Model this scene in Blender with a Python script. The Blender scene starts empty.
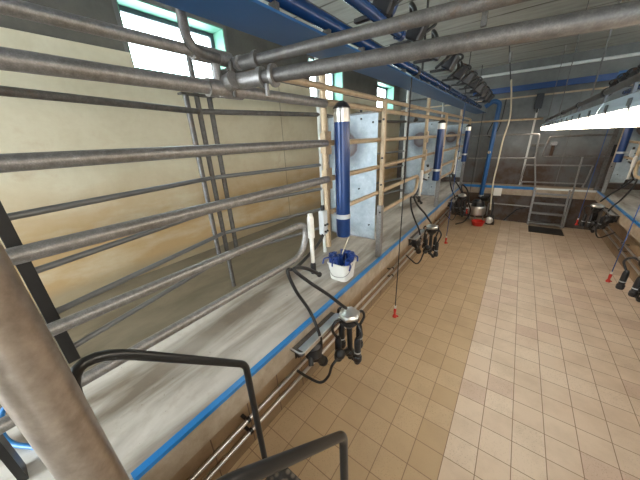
import bpy, math, random
from mathutils import Vector, Matrix
random.seed(7)
S = bpy.context.scene
COL = S.collection
PI = math.pi

# ------------------------------------------------------------------ mesh helper
class MB:
    def __init__(s): s.v=[]; s.f=[]; s.sm=[]
    def add(s, vs, fs, smooth):
        o=len(s.v); s.v+=[Vector(p) for p in vs]
        for f in fs: s.f.append([i+o for i in f]); s.sm.append(smooth)
        return s
    def box(s, c, d, rot=None):
        c=Vector(c); h=[x/2 for x in d]
        vs=[Vector((sx*h[0],sy*h[1],sz*h[2])) for sx in(-1,1) for sy in(-1,1) for sz in(-1,1)]
        if rot is not None: vs=[rot@p for p in vs]
        s.add([c+p for p in vs],[(0,1,3,2),(4,6,7,5),(0,4,5,1),(2,3,7,6),(0,2,6,4),(1,5,7,3)],False); return s
    def b2(s, a, b):
        return s.box([(p+q)/2 for p,q in zip(a,b)],[abs(q-p) for p,q in zip(a,b)])
    def bar(s, a, b, w, t, up=(0,0,1)):
        a=Vector(a); b=Vector(b); z=(b-a).normalized(); u=Vector(up)
        if abs(z.dot(u))>.98: u=Vector((0,1,0))
        x=u.cross(z).normalized(); y=z.cross(x)
        R=Matrix((x,y,z)).transposed()
        return s.box((a+b)/2,(w,t,(b-a).length),R)
    def tube(s, pts, r, n=14, caps=True):
        P=[Vector(p) for p in pts]; N=len(P)
        rs=r if isinstance(r,(list,tuple)) else [r]*N
        T=[]
        for i in range(N):
            a=P[max(i-1,0)]; b=P[min(i+1,N-1)]; d=(b-a)
            if d.length<1e-9: d=Vector((0,0,1))
            T.append(d.normalized())
        u=T[0].orthogonal().normalized(); vs=[]; fs=[]
        for i in range(N):
            u=(u-T[i]*u.dot(T[i]))
            if u.length<1e-6: u=T[i].orthogonal()
            u.normalize(); w=T[i].cross(u)
            for k in range(n):
                a=2*PI*k/n; vs.append(P[i]+(u*math.cos(a)+w*math.sin(a))*rs[i])
        for i in range(N-1):
            for k in range(n):
                fs.append((i*n+k,i*n+(k+1)%n,(i+1)*n+(k+1)%n,(i+1)*n+k))
        s.add(vs,fs,True)
        if caps:
            s.add(vs[:n],[tuple(range(n-1,-1,-1))],False); s.add(vs[-n:],[tuple(range(n))],False)
        return s
    def lathe(s, prof, o, axis=(0,0,1), n=20):
        o=Vector(o); z=Vector(axis).normalized(); x=z.orthogonal().normalized(); y=z.cross(x)
        # split hard corners by duplicating rings
        m=len(prof)
        for i in range(m-1):
            (r0,h0),(r1,h1)=prof[i],prof[i+1]
            vs=[];fs=[]
            for r,h in((r0,h0),(r1,h1)):
                for k in range(n):
                    a=2*PI*k/n; vs.append(o+z*h+(x*math.cos(a)+y*math.sin(a))*max(r,1e-5))
            for k in range(n): fs.append((k,(k+1)%n,n+(k+1)%n,n+k))
            s.add(vs,fs,True)
        return s
    def sphere(s,c,r,n=12,sc=(1,1,1)):
        c=Vector(c);vs=[];fs=[];m=n//2
        for i in range(m+1):
            t=PI*i/m
            for k in range(n):
                a=2*PI*k/n; vs.append(c+Vector((r*sc[0]*math.sin(t)*math.cos(a),r*sc[1]*math.sin(t)*math.sin(a),r*sc[2]*math.cos(t))))
        for i in range(m):
            for k in range(n): fs.append((i*n+k,(i+1)*n+k,(i+1)*n+(k+1)%n,i*n+(k+1)%n))
        s.add(vs,fs,True); return s

def fillet(pts, rad, n=6):
    P=[Vector(p) for p in pts]; out=[P[0]]
    for i in range(1,len(P)-1):
        a=(P[i-1]-P[i]); b=(P[i+1]-P[i]); la,lb=a.length,b.length; a.normalize(); b.normalize()
        ang=a.angle(b); d=min(rad/max(math.tan(ang/2),.05), la*.49, lb*.49)
        p0=P[i]+a*d; p1=P[i]+b*d
        for k in range(n+1):
            t=k/n; out.append((1-t)**2*p0+2*t*(1-t)*P[i]+t*t*p1)
    out.append(P[-1]); return out

def curve(pts, n=8):            # smooth spline through points (Catmull-Rom)
    P=[Vector(p) for p in pts]; P=[P[0]*2-P[1]]+P+[P[-1]*2-P[-2]]; out=[]
    for i in range(1,len(P)-2):
        for k in range(n):
            t=k/n; p0,p1,p2,p3=P[i-1:i+3]
            out.append(.5*((2*p1)+(p2-p0)*t+(2*p0-5*p1+4*p2-p3)*t*t+(3*p1-p0-3*p2+p3)*t**3))
    out.append(P[-2]); return out

def mesh_obj(name, mb, mat, origin, bevel=0):
    me=bpy.data.meshes.new(name); o0=Vector(origin)
    me.from_pydata([tuple(p-o0) for p in mb.v],[],mb.f); me.update()
    for p,s in zip(me.polygons,mb.sm): p.use_smooth=s
    me.materials.append(mat)
    o=bpy.data.objects.new(name,me); COL.objects.link(o)
    if bevel:
        m=o.modifiers.new('Bevel','BEVEL'); m.width=bevel; m.segments=2; m.limit_method='ANGLE'; m.angle_limit=.9
    return o
def props(o,label=None,cat=None,group=None,kind=None):
    if label: o['label']=label
    if cat: o['category']=cat
    if group: o['group']=group
    if kind: o['kind']=kind
    return o
def empty(name, loc, label, cat, group=None, kind=None):
    o=bpy.data.objects.new(name,None); COL.objects.link(o); o.location=loc; o.empty_display_size=.05
    return props(o,label,cat,group,kind)
def part(name, mb, mat, parent, bevel=0, label=None):
    root=parent
    while root.parent: root=root.parent
    o=mesh_obj(name,mb,mat,root.location,bevel); o.parent=parent
    if label: o['label']=label
    return o
def single(name, mb, mat, label, cat, group=None, kind=None, bevel=0):
    xs=[p.x for p in mb.v]; ys=[p.y for p in mb.v]; zs=[p.z for p in mb.v]
    org=((min(xs)+max(xs))/2,(min(ys)+max(ys))/2,min(zs))
    o=mesh_obj(name,mb,mat,org,bevel); o.location=org
    return props(o,label,cat,group,kind)
def struct(name, mb, mat, label, cat, bevel=0):
    return single(name,mb,mat,label,cat,None,'structure',bevel)

# ------------------------------------------------------------------ materials
class NT:
    def __init__(s,name):
        s.m=bpy.data.materials.new(name); s.m.use_nodes=True; s.t=s.m.node_tree; s.t.nodes.clear()
        s.out=s.n('ShaderNodeOutputMaterial'); s.b=s.n('ShaderNodeBsdfPrincipled'); s.l(s.b.outputs[0],s.out.inputs[0])
        s.tc=s.n('ShaderNodeTexCoord'); g=s.n('ShaderNodeNewGeometry'); s.pos=g.outputs['Position']; s.obj=s.tc.outputs['Object']
    def n(s,t,**k):
        x=s.t.nodes.new(t)
        for a,b in k.items(): setattr(x,a,b)
        return x
    def l(s,a,b): s.t.links.new(a,b)
    def set(s,inp,v):
        if hasattr(v,'is_output') or isinstance(v,bpy.types.NodeSocket): s.l(v,inp)
        else: inp.default_value=v
    def map(s,vec,scale=(1,1,1),loc=(0,0,0)):
        m=s.n('ShaderNodeMapping'); s.l(vec,m.inputs[0]); m.inputs['Scale'].default_value=scale; m.inputs['Location'].default_value=loc; return m.outputs[0]
    def noise(s,vec,scale=5,detail=5,rough=.6,dist=0):
        m=s.n('ShaderNodeTexNoise'); s.l(vec,m.inputs['Vector']); m.inputs['Scale'].default_value=scale; m.inputs['Detail'].default_value=detail
        m.inputs['Roughness'].default_value=rough; m.inputs['Distortion'].default_value=dist; return m.outputs['Fac']
    def vor(s,vec,scale=50):
        m=s.n('ShaderNodeTexVoronoi'); s.l(vec,m.inputs['Vector']); m.inputs['Scale'].default_value=scale; return m
    def ramp(s,f,a,b):
        m=s.n('ShaderNodeMapRange'); m.clamp=True; s.set(m.inputs[0],f); m.inputs[1].default_value=a; m.inputs[2].default_value=b; return m.outputs[0]
    def mix(s,f,a,b):
        m=s.n('ShaderNodeMix',data_type='RGBA'); s.set(m.inputs[0],f)
        for i,c in((6,a),(7,b)):
            if isinstance(c,(tuple,list)): m.inputs[i].default_value=(*c,1)
            else: s.l(c,m.inputs[i])
        return m.outputs[2]
    def math(s,op,a,b=0,c=0):
        m=s.n('ShaderNodeMath',operation=op)
        for i,x in enumerate((a,b,c)): s.set(m.inputs[i],x)
        return m.outputs[0]
    def xyz(s,vec):
        m=s.n('ShaderNodeSeparateXYZ'); s.l(vec,m.inputs[0]); return m.outputs
    def bump(s,h,st=.2,d=.01):
        m=s.n('ShaderNodeBump'); m.inputs['Strength'].default_value=st; m.inputs['Distance'].default_value=d; s.l(h,m.inputs['Height']); s.l(m.outputs[0],s.b.inputs['Normal'])
    def fin(s,col,rough=.5,metal=0,**k):
        if isinstance(col,(tuple,list)): s.b.inputs['Base Color'].default_value=(*col,1)
        else: s.l(col,s.b.inputs['Base Color'])
        s.set(s.b.inputs['Roughness'],rough); s.set(s.b.inputs['Metallic'],metal)
        for a,b in k.items(): s.set(s.b.inputs[a],b)
        return s.m

def mat_metal(name,a,b,rough=.4,metal=.7,scale=18,speck=120,rust=None,bump=.06):
    t=NT(name); f=t.noise(t.pos,scale,5,.65); c=t.mix(t.ramp(f,.35,.68),a,b)
    v=t.vor(t.pos,speck or 1); c=t.mix(t.math('MULTIPLY',t.ramp(v.outputs['Distance'],.25,.8),.5),c,tuple(x*.8 for x in a)) if speck else c
    if rust: c=t.mix(t.ramp(t.noise(t.pos,6,6,.7,.4),.55,.72),c,rust)
    if bump: t.bump(f,bump,.002)
    return t.fin(c,t.math('MULTIPLY_ADD',f,.25,rough-.12),metal)
def mat_plain(name,c,rough=.5,metal=0,var=.25,scale=12,**k):
    t=NT(name); f=t.noise(t.pos,scale,4,.6)
    return t.fin(t.mix(f,tuple(x*(1-var) for x in c),tuple(min(1,x*(1+var)) for x in c)),rough,metal,**k)

M={}
M['galv']=mat_metal('galvanised_steel',(.23,.22,.215),(.37,.36,.35),.42,.55,45,230)
M['galv_dark']=mat_metal('weathered_steel',(.11,.105,.10),(.20,.19,.18),.5,.5,30,200,(.16,.11,.075))
M['galv_warmlit_rust']=mat_metal('warm_lit_rusty_galvanised',(.45,.345,.225),(.58,.46,.32),.45,.35,14,120,(.38,.25,.14))  # warm lamp light put into the steel colour, plus rust patches
M['stainless']=mat_metal('stainless_steel',(.62,.61,.59),(.74,.73,.71),.33,.95,8,0,None,0)
M['bright_rail']=mat_metal('polished_tube',(.19,.195,.205),(.24,.245,.25),.36,.65,4,0,None,0)
M['post_brown']=mat_metal('dull_brown_steel',(.30,.25,.21),(.44,.37,.31),.34,.75,25,0,None,0)
M['sheet']=None
M['black_steel']=mat_plain('black_steel',(.022,.021,.021),.45,.3)
M['rubber']=mat_plain('black_rubber',(.014,.014,.015),.38)
M['plastic_dark']=mat_plain('dark_plastic',(.016,.017,.02),.35)
M['rail_black']=mat_plain('black_painted_tube',(.028,.028,.028),.3,.5)
M['blue']=mat_plain('blue_paint',(.015,.095,.265),.38,0,.15,5)
M['blue_deep']=mat_plain('deep_blue_tube',(.008,.038,.15),.28,.1,.2,6)
M['blue_strip']=mat_plain('blue_edge_trim',(.016,.17,.45),.28,0,.25,9)
M['blue_pipe']=mat_plain('blue_pipe_paint',(.012,.05,.17),.25,.1,.2,6)
M['blue_cup']=mat_plain('blue_plastic',(.012,.04,.19),.35)
M['red']=mat_plain('red_plastic',(.55,.03,.02),.35)
M['white_plastic']=mat_plain('white_plastic',(.72,.71,.67),.4,0,.12)
M['grey_plastic']=mat_plain('grey_plastic',(.5,.53,.55),.42,0,.15)
M['house']=mat_plain('pale_blue_grey_plastic',(.50,.60,.68),.4,0,.1)
M['clip']=mat_plain('dark_clip_steel',(.12,.13,.14),.4,.5)
M['paper']=mat_plain('paper',(.8,.78,.72),.7,0,.05)
M['hose_pale']=mat_plain('pale_yellow_hose',(.55,.49,.36),.45)
M['wood']=mat_plain('pale_wood',(.55,.42,.28),.6)
M['rope_dark']=mat_plain('dark_rope',(.03,.028,.028),.8)
M['rope_blue']=mat_plain('blue_rope',(.03,.08,.25),.8)
M['conduit']=mat_plain('white_conduit',(.62,.64,.62),.4,0,.1)
M['rusty']=mat_plain('rusty_iron',(.075,.045,.03),.8,.2,.5)

def mk_sheet():
    t=NT('stained_galvanised_sheet'); p=t.xyz(t.obj)
    f=t.noise(t.pos,9,6,.7); sp=t.vor(t.pos,40)
    c=t.mix(t.ramp(f,.3,.7),(.30,.37,.43),(.54,.61,.66))
    c=t.mix(t.math('MULTIPLY',t.ramp(sp.outputs['Distance'],.1,.8),.35),c,(.31,.38,.44))
    # round rubbed stain at hip height (origin at sheet base centre): rust ring + dull halo
    dx=t.math('SUBTRACT',p[0],-.06); dz=t.math('SUBTRACT',p[2],1.02)
    d=t.math('SQRT',t.math('ADD',t.math('MULTIPLY',dx,dx),t.math('MULTIPLY',dz,dz)))
    d=t.math('ADD',d,t.math('MULTIPLY',t.math('SUBTRACT',f,.5),.06))
    halo=t.ramp(d,.28,.15); c=t.mix(t.math('MULTIPLY',halo,.85),c,(.13,.15,.175))
    core=t.ramp(d,.135,.12); c=t.mix(core,c,(.10,.075,.075)); c=t.mix(t.ramp(d,.11,.05),c,(.17,.16,.17))
    low=t.ramp(t.math('ADD',p[2],t.math('MULTIPLY',f,.3)),.32,.05); c=t.mix(t.math('MULTIPLY',low,.6),c,(.2,.21,.2))
    t.bump(f,.1,.003)
    return t.fin(c,.45,.35)
M['sheet']=mk_sheet()

def mk_floor():
    t=NT('pit_floor_tiles'); p=t.xyz(t.pos)
    ux=t.math('DIVIDE',t.math('ADD',p[0],.0425),.2); uy=t.math('DIVIDE',t.math('SUBTRACT',p[1],.018),.2)
    fx=t.math('FRACT',ux); fy=t.math('FRACT',uy)
    def edge(f): return t.math('MINIMUM',f,t.math('SUBTRACT',1,f))
    e=t.math('MINIMUM',edge(fx),edge(fy)); joint=t.ramp(e,.017,.008)
    cv=t.n('ShaderNodeCombineXYZ'); t.l(t.math('FLOOR',ux),cv.inputs[0]); t.l(t.math('FLOOR',uy),cv.inputs[1])
    wn=t.n('ShaderNodeTexWhiteNoise',noise_dimensions='2D'); t.l(cv.outputs[0],wn.inputs['Vector'])
    r=wn.outputs['Value']
    left=t.mix(r,(.50,.36,.215),(.57,.42,.26))
    right=t.mix(r,(.67,.535,.415),(.73,.61,.485))
    right=t.mix(t.ramp(r,.83,.86),right,(.63,.485,.385))
    side=t.math('GREATER_THAN',p[0],-.0425)
    c=t.mix(side,left,right)
    dirt=t.noise(t.pos,2.2,6,.65); c=t.mix(t.math('MULTIPLY',t.ramp(dirt,.45,.75),.45),c,(.36,.26,.17))
    far=t.ramp(t.math('ADD',p[1],t.math('MULTIPLY',dirt,2.0)),6.6,8.4); c=t.mix(t.math('MULTIPLY',far,.6),c,(.36,.27,.18))
    grain=t.vor(t.map(t.pos,(1,1,1)),75); c=t.mix(t.math('MULTIPLY',t.ramp(grain.outputs['Distance'],.35,.1),t.math('MULTIPLY_ADD',t.ramp(r,.35,.6),.30,.06)),c,(.25,.17,.1))
    c=t.mix(joint,c,(.24,.155,.095))
    h=t.math('SUBTRACT',t.math('MULTIPLY',grain.outputs['Distance'],.25),joint)
    t.bump(h,.3,.004)
    return t.fin(c,t.math('MULTIPLY_ADD',dirt,.3,.33))
M['floor']=mk_floor()

def mk_platform():
    t=NT('cow_platform_concrete')
    p=t.xyz(t.pos)
    st=t.noise(t.map(t.pos,(2.6,.45,1)),1.5,5,.55,.5); f=t.noise(t.pos,14,7,.7); big=t.noise(t.pos,1.3,3,.5)
    c=t.mix(t.ramp(st,.40,.60),(.20,.165,.13),(.58,.545,.50))
    c=t.mix(t.math('MULTIPLY',t.ramp(f,.5,.8),.5),c,(.33,.27,.2))
    c=t.mix(t.math('MULTIPLY',t.ramp(big,.5,.7),.3),c,(.68,.66,.62))
    spot=t.ramp(t.noise(t.pos,30,2,.5),.72,.76); c=t.mix(t.math('MULTIPLY',spot,.6),c,(.12,.09,.06))
    t.bump(f,.35,.006)
    return t.fin(c,t.math('MULTIPLY_ADD',f,.35,.28))
M['platform']=mk_platform()
def mk_back():
    t=NT('dark_screed'); f=t.noise(t.map(t.pos,(1.5,.6,1)),3,6,.65,.5)  # floor strip darker than the platform
    c=t.mix(t.ramp(f,.3,.7),(.13,.105,.07),(.24,.20,.145)); t.bump(f,.2,.006)
    return t.fin(c,t.math('MULTIPLY_ADD',f,.3,.3))
M['screed']=mk_back()
def mk_kerb():
    t=NT('kerb_concrete'); f=t.noise(t.pos,9,7,.7)
    c=t.mix(t.ramp(f,.3,.75),(.27,.21,.15),(.46,.38,.29)); t.bump(f,.4,.008); return t.fin(c,.75)
M['kerb']=mk_kerb()
def mk_pitwall():
    t=NT('pit_wall_tiles'); p=t.xyz(t.pos)
    along=t.math('ADD',p[1],p[0]); fy=t.math('FRACT',t.math('DIVIDE',along,.3)); fz=t.math('FRACT',t.math('DIVIDE',p[2],.24))
    def edge(f): return t.math('MINIMUM',f,t.math('SUBTRACT',1,f))
    j=t.ramp(t.math('MINIMUM',edge(fy),edge(fz)),.016,.008)
    f=t.noise(t.pos,4,6,.65); c=t.mix(t.ramp(f,.3,.7),(.22,.15,.09),(.38,.27,.165)); c=t.mix(j,c,(.10,.06,.04))
    return t.fin(c,.5)
M['pitwall']=mk_pitwall()
def mk_tan():
    t=NT('tan_wall_panels'); p=t.xyz(t.pos)
    f=t.noise(t.pos,2.3,7,.68,.3); g=t.noise(t.map(t.pos,(1,.7,2.2)),1.6,5,.6); fine=t.noise(t.pos,30,4,.6)
    c=t.mix(t.ramp(f,.3,.7),(.62,.54,.375),(.76,.70,.535))
    hz=t.math('ADD',p[2],t.math('MULTIPLY',t.math('SUBTRACT',g,.5),.9))
    ora=t.math('MULTIPLY',t.ramp(hz,2.05,1.6),t.ramp(g,.25,.55)); c=t.mix(t.math('MULTIPLY',ora,.9),c,(.52,.335,.15))
    rust=t.math('MULTIPLY',t.ramp(f,.56,.74),t.ramp(hz,2.6,2.2)); c=t.mix(t.math('MULTIPLY',rust,.65),c,(.46,.29,.13))
    base=t.ramp(t.math('ADD',p[2],t.math('MULTIPLY',f,.12)),1.16,1.06); c=t.mix(t.math('MULTIPLY',base,.7),c,(.36,.30,.2))
    fy=t.math('FRACT',t.math('DIVIDE',t.math('ADD',p[1],.76),4.0)); j=t.ramp(t.math('MINIMUM',fy,t.math('SUBTRACT',1,fy)),.002,.001); c=t.mix(t.math('MULTIPLY',j,.8),c,(.2,.16,.1))
    c=t.mix(t.math('MULTIPLY',fine,.12),c,(.3,.24,.15))
    return t.fin(c,.55)
M['tan']=mk_tan()
def mk_conc(name,a,b,sc=2.5,stain=None,z0=1.2,z1=1.7):
    t=NT(name); p=t.xyz(t.pos); f=t.noise(t.pos,sc,7,.7); g=t.noise(t.pos,1.1,4,.6,.6)
    c=t.mix(t.ramp(f,.3,.72),a,b)
    if stain:
        hz=t.math('ADD',p[2],t.math('MULTIPLY',t.math('SUBTRACT',g,.5),1.2)); c=t.mix(t.math('MULTIPLY',t.ramp(hz,z1,z0),t.ramp(f,.25,.55)),c,stain)
    t.bump(f,.25,.01); return t.fin(c,.8)
M['conc_dark']=mk_conc('dark_concrete',(.085,.08,.07),(.15,.14,.12))
M['conc_end']=mk_conc('end_wall_concrete',(.11,.12,.125),(.23,.245,.25),1.6,(.075,.045,.03),1.35,1.95)
M['conc_beam']=mk_conc('concrete_beam',(.11,.11,.105),(.19,.19,.18))
def mk_ceil():
    t=NT('weathered_ceiling_boards'); p=t.xyz(t.pos)
    f=t.noise(t.map(t.pos,(.8,5,1)),2.2,7,.7); g=t.noise(t.pos,1.2,4,.6)
    c=t.mix(t.ramp(f,.3,.7),(.29,.30,.275),(.46,.475,.44))
    fy=t.math('FRACT',t.math('DIVIDE',t.math('ADD',p[1],t.math('MULTIPLY',f,.05)),.62)); j=t.ramp(t.math('MINIMUM',fy,t.math('SUBTRACT',1,fy)),.035,.015)
    c=t.mix(t.math('MULTIPLY',j,t.ramp(g,.35,.6)),c,(.09,.085,.07))
    t.bump(f,.3,.01); return t.fin(c,.85)
M['ceil']=mk_ceil()
def mk_mint():
    return mat_plain('green_lit_window_reveal',(.13,.30,.22),.5,0,.12,8)  # greenish outside light put into the reveal colour
M['mint']=mk_mint()
M['win_frame']=mat_plain('dark_window_frame',(.06,.07,.09),.4)
def mk_glass():
    t=NT('window_glass'); t.t.nodes.remove(t.b)
    tr=t.n('ShaderNodeBsdfTransparent'); tr.inputs[0].default_value=(.93,.97,.97,1); gl=t.n('ShaderNodeBsdfGlossy'); gl.inputs['Roughness'].default_value=.02
    mx=t.n('ShaderNodeMixShader'); mx.inputs[0].default_value=.06; t.l(tr.outputs[0],mx.inputs[1]); t.l(gl.outputs[0],mx.inputs[2]); t.l(mx.outputs[0],t.out.inputs[0])
    return t.m
M['glass']=mk_glass()
def mk_emit(name,c,s):
    t=NT(name); t.t.nodes.remove(t.b); e=t.n('ShaderNodeEmission'); e.inputs[0].default_value=(*c,1); e.inputs[1].default_value=s; t.l(e.outputs[0],t.out.inputs[0]); return t.m
M['diffuser']=mk_emit('lit_diffuser',(1.0,.84,.66),21.0)
def mk_tread():
    t=NT('antislip_tread'); v=t.vor(t.pos,28); f=t.ramp(v.outputs['Distance'],.25,.45)
    c=t.mix(f,(.16,.13,.10),(.035,.03,.027)); t.bump(v.outputs['Distance'],.6,.01); return t.fin(c,.5,.5)
M['tread']=mk_tread()

# ------------------------------------------------------------------ room shell
PZ=.90                       # cow platform level
CZ=3.68
WX=-3.15                     # left wall face
def mx(x,side): return x if side<0 else .47-x      # mirror about the pit centre line
YN,YE=-2.6,8.5
struct('floor',MB().b2((-1.3,-.02,-.12),(1.77,8.12,0)),M['floor'],'tiled milking pit floor, tan tiles on the left and paler ones on the right','floor')
WIN=[(1.27,2.38),(4.02,5.12),(6.77,7.87)]; WZ0,WZ1=2.955,3.54
def wall_side(side):
    x0=mx(WX,side); x1=mx(WX-.24,side)
    lo=MB().b2((x0,YN,PZ-.15),(x1,YE+.24,2.955))
    up=MB()
    ys=[YN]+[y for w in WIN for y in w]+[YE+.24]
    for i in range(0,len(ys),2): up.b2((x0,ys[i],WZ0),(x1,ys[i+1],WZ1))
    up.b2((x0,YN,WZ1),(x1,YE+.24,CZ+.1))
    return lo,up
for side,nm in((-1,'left'),(1,'right')):
    lo,up=wall_side(side)
    # tan cladding on the lower wall, dark concrete above
    struct('wall_'+nm,up,M['conc_dark'],'dark concrete upper %s wall with high windows'%nm,'wall')
    clad=MB().b2((mx(WX,side),YN,PZ-.15),(mx(WX-.24,side),YE+.24,WZ0))
    struct('wall_%s_panels'%nm,clad,M['tan'],'tan stained wall panels along the %s cow walk'%nm,'wall')
    t1=MB()
    ys=[YN]+[y for w in WIN for y in w]+[YE]
    for i in range(0,len(ys),2): t1.b2((mx(WX+.012,side),ys[i],WZ0),(mx(WX-.01,side),ys[i+1],3.08))
    struct('wall_%s_panels.001'%nm,t1,M['tan'],'upper edge strip of the tan panels between the %s windows'%nm,'wall')
    for k,(a,b) in enumerate(WIN):
        w=empty('window_%d'%(k+1+(0 if side<0 else 3)),(mx(WX,side),(a+b)/2,WZ0),
                '%s high window in the %s wall'%(('nearest','middle','farthest')[k],nm),'window',None,'structure')
        rv=MB(); e=.012; xa,xb=mx(WX+.004,side),mx(WX-.24,side)
        rv.b2((xa,a,WZ1-e),(xb,b,WZ1)); rv.b2((xa,a,WZ0),(xb,b,WZ0+e)); rv.b2((xa,a,WZ0+e),(xb,a+e,WZ1-e)); rv.b2((xa,b-e,WZ0+e),(xb,b,WZ1-e))
        part('reveal',rv,M['mint'],w,0,'mint green reveal, tint of outside light in its colour')
        fr=MB(); g0,g1=mx(WX-.20,side),mx(WX-.235,side); q=.045
        fr.b2((g0,a+e,WZ1-e-q),(g1,b-e,WZ1-e)); fr.b2((g0,a+e,WZ0+e),(g1,b-e,WZ0+e+q)); fr.b2((g0,a+e,WZ0+e+q),(g1,a+e+q,WZ1-e-q)); fr.b2((g0,b-e-q,WZ0+e+q),(g1,b-e,WZ1-e-q))
        part('window_frame',fr,M['win_frame'],w)
        part('pane',MB().b2((mx(WX-.215,side),a+e+q,WZ0+e+q),(mx(WX-.221,side),b-e-q,WZ1-e-q)),M['glass'],w)
        ed=MB(); x2,x3=mx(WX+.012,side),mx(WX+.004,side); s=.035
        ed.b2((x2,a-s,WZ1),(x3,b+s,WZ1+s)); ed.b2((x2,a-s,3.082),(x3,a,WZ1)); ed.b2((x2,b,3.082),(x3,b+s,WZ1))
        part('trim',ed,M['conc_beam'],w)
struct('wall_back',MB().b2((WX,YE,PZ-.15),(.47-WX,YE+.24,CZ+.1)),M['conc_end'],'brown stained grey concrete end wall behind the steps','wall')
fw=MB()  # unseen wall; its door-sized openings are added to let daylight in
for a,b,z0,z1 in((WX,-3.0,PZ-.15,CZ+.1),(-1.4,1.9,PZ-.15,CZ+.1),(3.2,.47-WX,PZ-.15,CZ+.1),(-3.0,-1.4,3.3,CZ+.1),(1.9,3.2,3.3,CZ+.1),(-3.0,-1.4,PZ-.15,PZ),(1.9,3.2,PZ-.15,PZ)): fw.b2((a,YN-.2,z0),(b,YN,z1))
struct('wall_front',fw,M['conc_end'],'concrete wall behind the camera with two openings added for daylight','wall')
struct('ceiling',MB().b2((WX-.24,YN-.2,CZ),(.47-WX+.24,YE+.24,CZ+.12)),M['ceil'],'weathered grey board ceiling','ceiling')
# end wall: upper beam, seam battens
struct('trim_1',MB().b2((WX,8.30,3.20),(.47-WX,YE,CZ)),M['conc_beam'],'dark concrete beam along the top of the end wall','beam')
struct('trim_2',MB().b2((WX,8.485,2.955),(.47-WX,YE,2.99)),M['wood'],'pale timber strip along the top of the end wall panels','trim')
for i,(x,a) in enumerate(((-.9,.02),(.86,.012))):
    struct('trim_%d'%(3+i),MB().b2((x,8.49,PZ),(x+a,YE,2.95)),M['conc_beam'],('left','right')[i]+' vertical seam of the end wall panels','trim')
# platforms
def plat(side):
    s=side; nm='left' if s<0 else 'right'
    p=MB().b2((mx(-1.9,s),YN,PZ-.17),(mx(-1.085,s),YE,PZ)); 
    struct('platform_'+nm,p,M['platform'],'pale streaked concrete cow platform on the %s of the pit'%nm,'platform')
    struct('walkway_'+nm,MB().b2((mx(WX,s),YN,PZ-.15),(mx(-1.9,s),YE,PZ+.004)),M['screed'],'dark floor strip along the %s wall'%nm,'floor')
    struct('kerb_'+nm,MB().b2((mx(-1.085,s),-.02,PZ-.18),(mx(-1.07,s),8.12,PZ-.004)),M['kerb'],'concrete kerb face along the %s pit edge'%nm,'kerb')
    struct('pit_wall_'+nm,MB().b2((mx(-1.5,s),-.02,-.1),(mx(-1.28,s),8.12,PZ-.17)),M['pitwall'],'tiled %s side wall of the pit'%nm,'wall')
    e=MB().b2((mx(-1.098,s),.0,PZ-.012),(mx(-1.062,s),8.08,PZ+.012))
    struct('kerb_trim_'+nm,e,M['blue_strip'],'bright blue edge strip on the %s kerb'%nm,'edge trim')
plat(-1); plat(1)
struct('platform_back',MB().b2((-1.085,8.08,PZ-.2),(1.555,YE,PZ)),M['kerb'],'concrete ledge at the far end of the pit','platform')
struct('pit_wall_back',MB().b2((-1.3,8.12,-.1),(1.77,8.3,PZ-.2)),M['conc_end'],'brown far end wall of the pit','wall')
struct('kerb_trim_back',MB().b2((-1.06,8.062,PZ-.045),(.46,8.082,PZ+.02)),M['blue_strip'],'blue edge strip on the far ledge','edge trim')
struct('kerb_trim_back.001',MB().b2((.46,8.065,PZ-.03),(1.53,8.082,PZ+.012)),M['conduit'],'worn grey edge strip on the far ledge right of the blue one','edge trim')
struct('platform_front',MB().b2((-1.085,YN,PZ-.2),(1.555,-.02,PZ)),M['platform'],'concrete standing area at the near end of the pit','platform')
struct('pit_wall_front',MB().b2((-1.3,-.2,-.1),(1.77,-.02,PZ-.2)),M['pitwall'],'tiled near end wall of the pit','wall')

# ------------------------------------------------------------------ rump rails and modules
RX=-1.15
ORD=('nearest','middle','farthest')
def tube1(pts,r,n=14): return MB().tube(pts,r,n)
def rail(y0,y1,z,r,mat,label,side,group):
    b=MB().tube([(mx(RX,side),y0,z),(mx(RX,side),y1,z)],r,16)
    return single('guard_rail',b,M[mat],label,'rail',group)
ZI,ZH,ZE,ZC,ZA,ZAA=1.425,1.665,1.935,2.195,2.465,2.565
NEAR='heavy near pit edge rails'; FARG='pit edge rails'
for side in(-1,1):
    sd='left' if side<0 else 'right'
    y0=-1.2 if side<0 else 2.4
    if side<0:
        rail(-1.2,1.63,ZC,.025,'galv','heavy galvanised rail running from the left edge to a bracket, level with the camera',side,NEAR)
        rail(-1.2,1.63,ZE,.027,'galv','heavy galvanised rail just below the level one, ending at the brown hanging post',side,NEAR)
        rail(-1.2,1.63,ZA-.01,.028,'galv','thick galvanised rail crossing below the near window',side,NEAR)
        rail(-1.2,.74,ZAA+.015,.021,'galv','galvanised rail crossing the near window, ending at a coupling',side,NEAR)
    ya=1.65 if side<0 else 2.4
    rail(ya,8.0,ZA,.022,'galv_warmlit_rust','long tan upper rail above the %s pit kerb, lower of the top pair'%sd,side,FARG)
    rail(.9 if side<0 else 2.4,8.0,ZAA-.01,.02,'galv_warmlit_rust','long tan topmost rail above the %s pit kerb'%sd,side,FARG)
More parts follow.
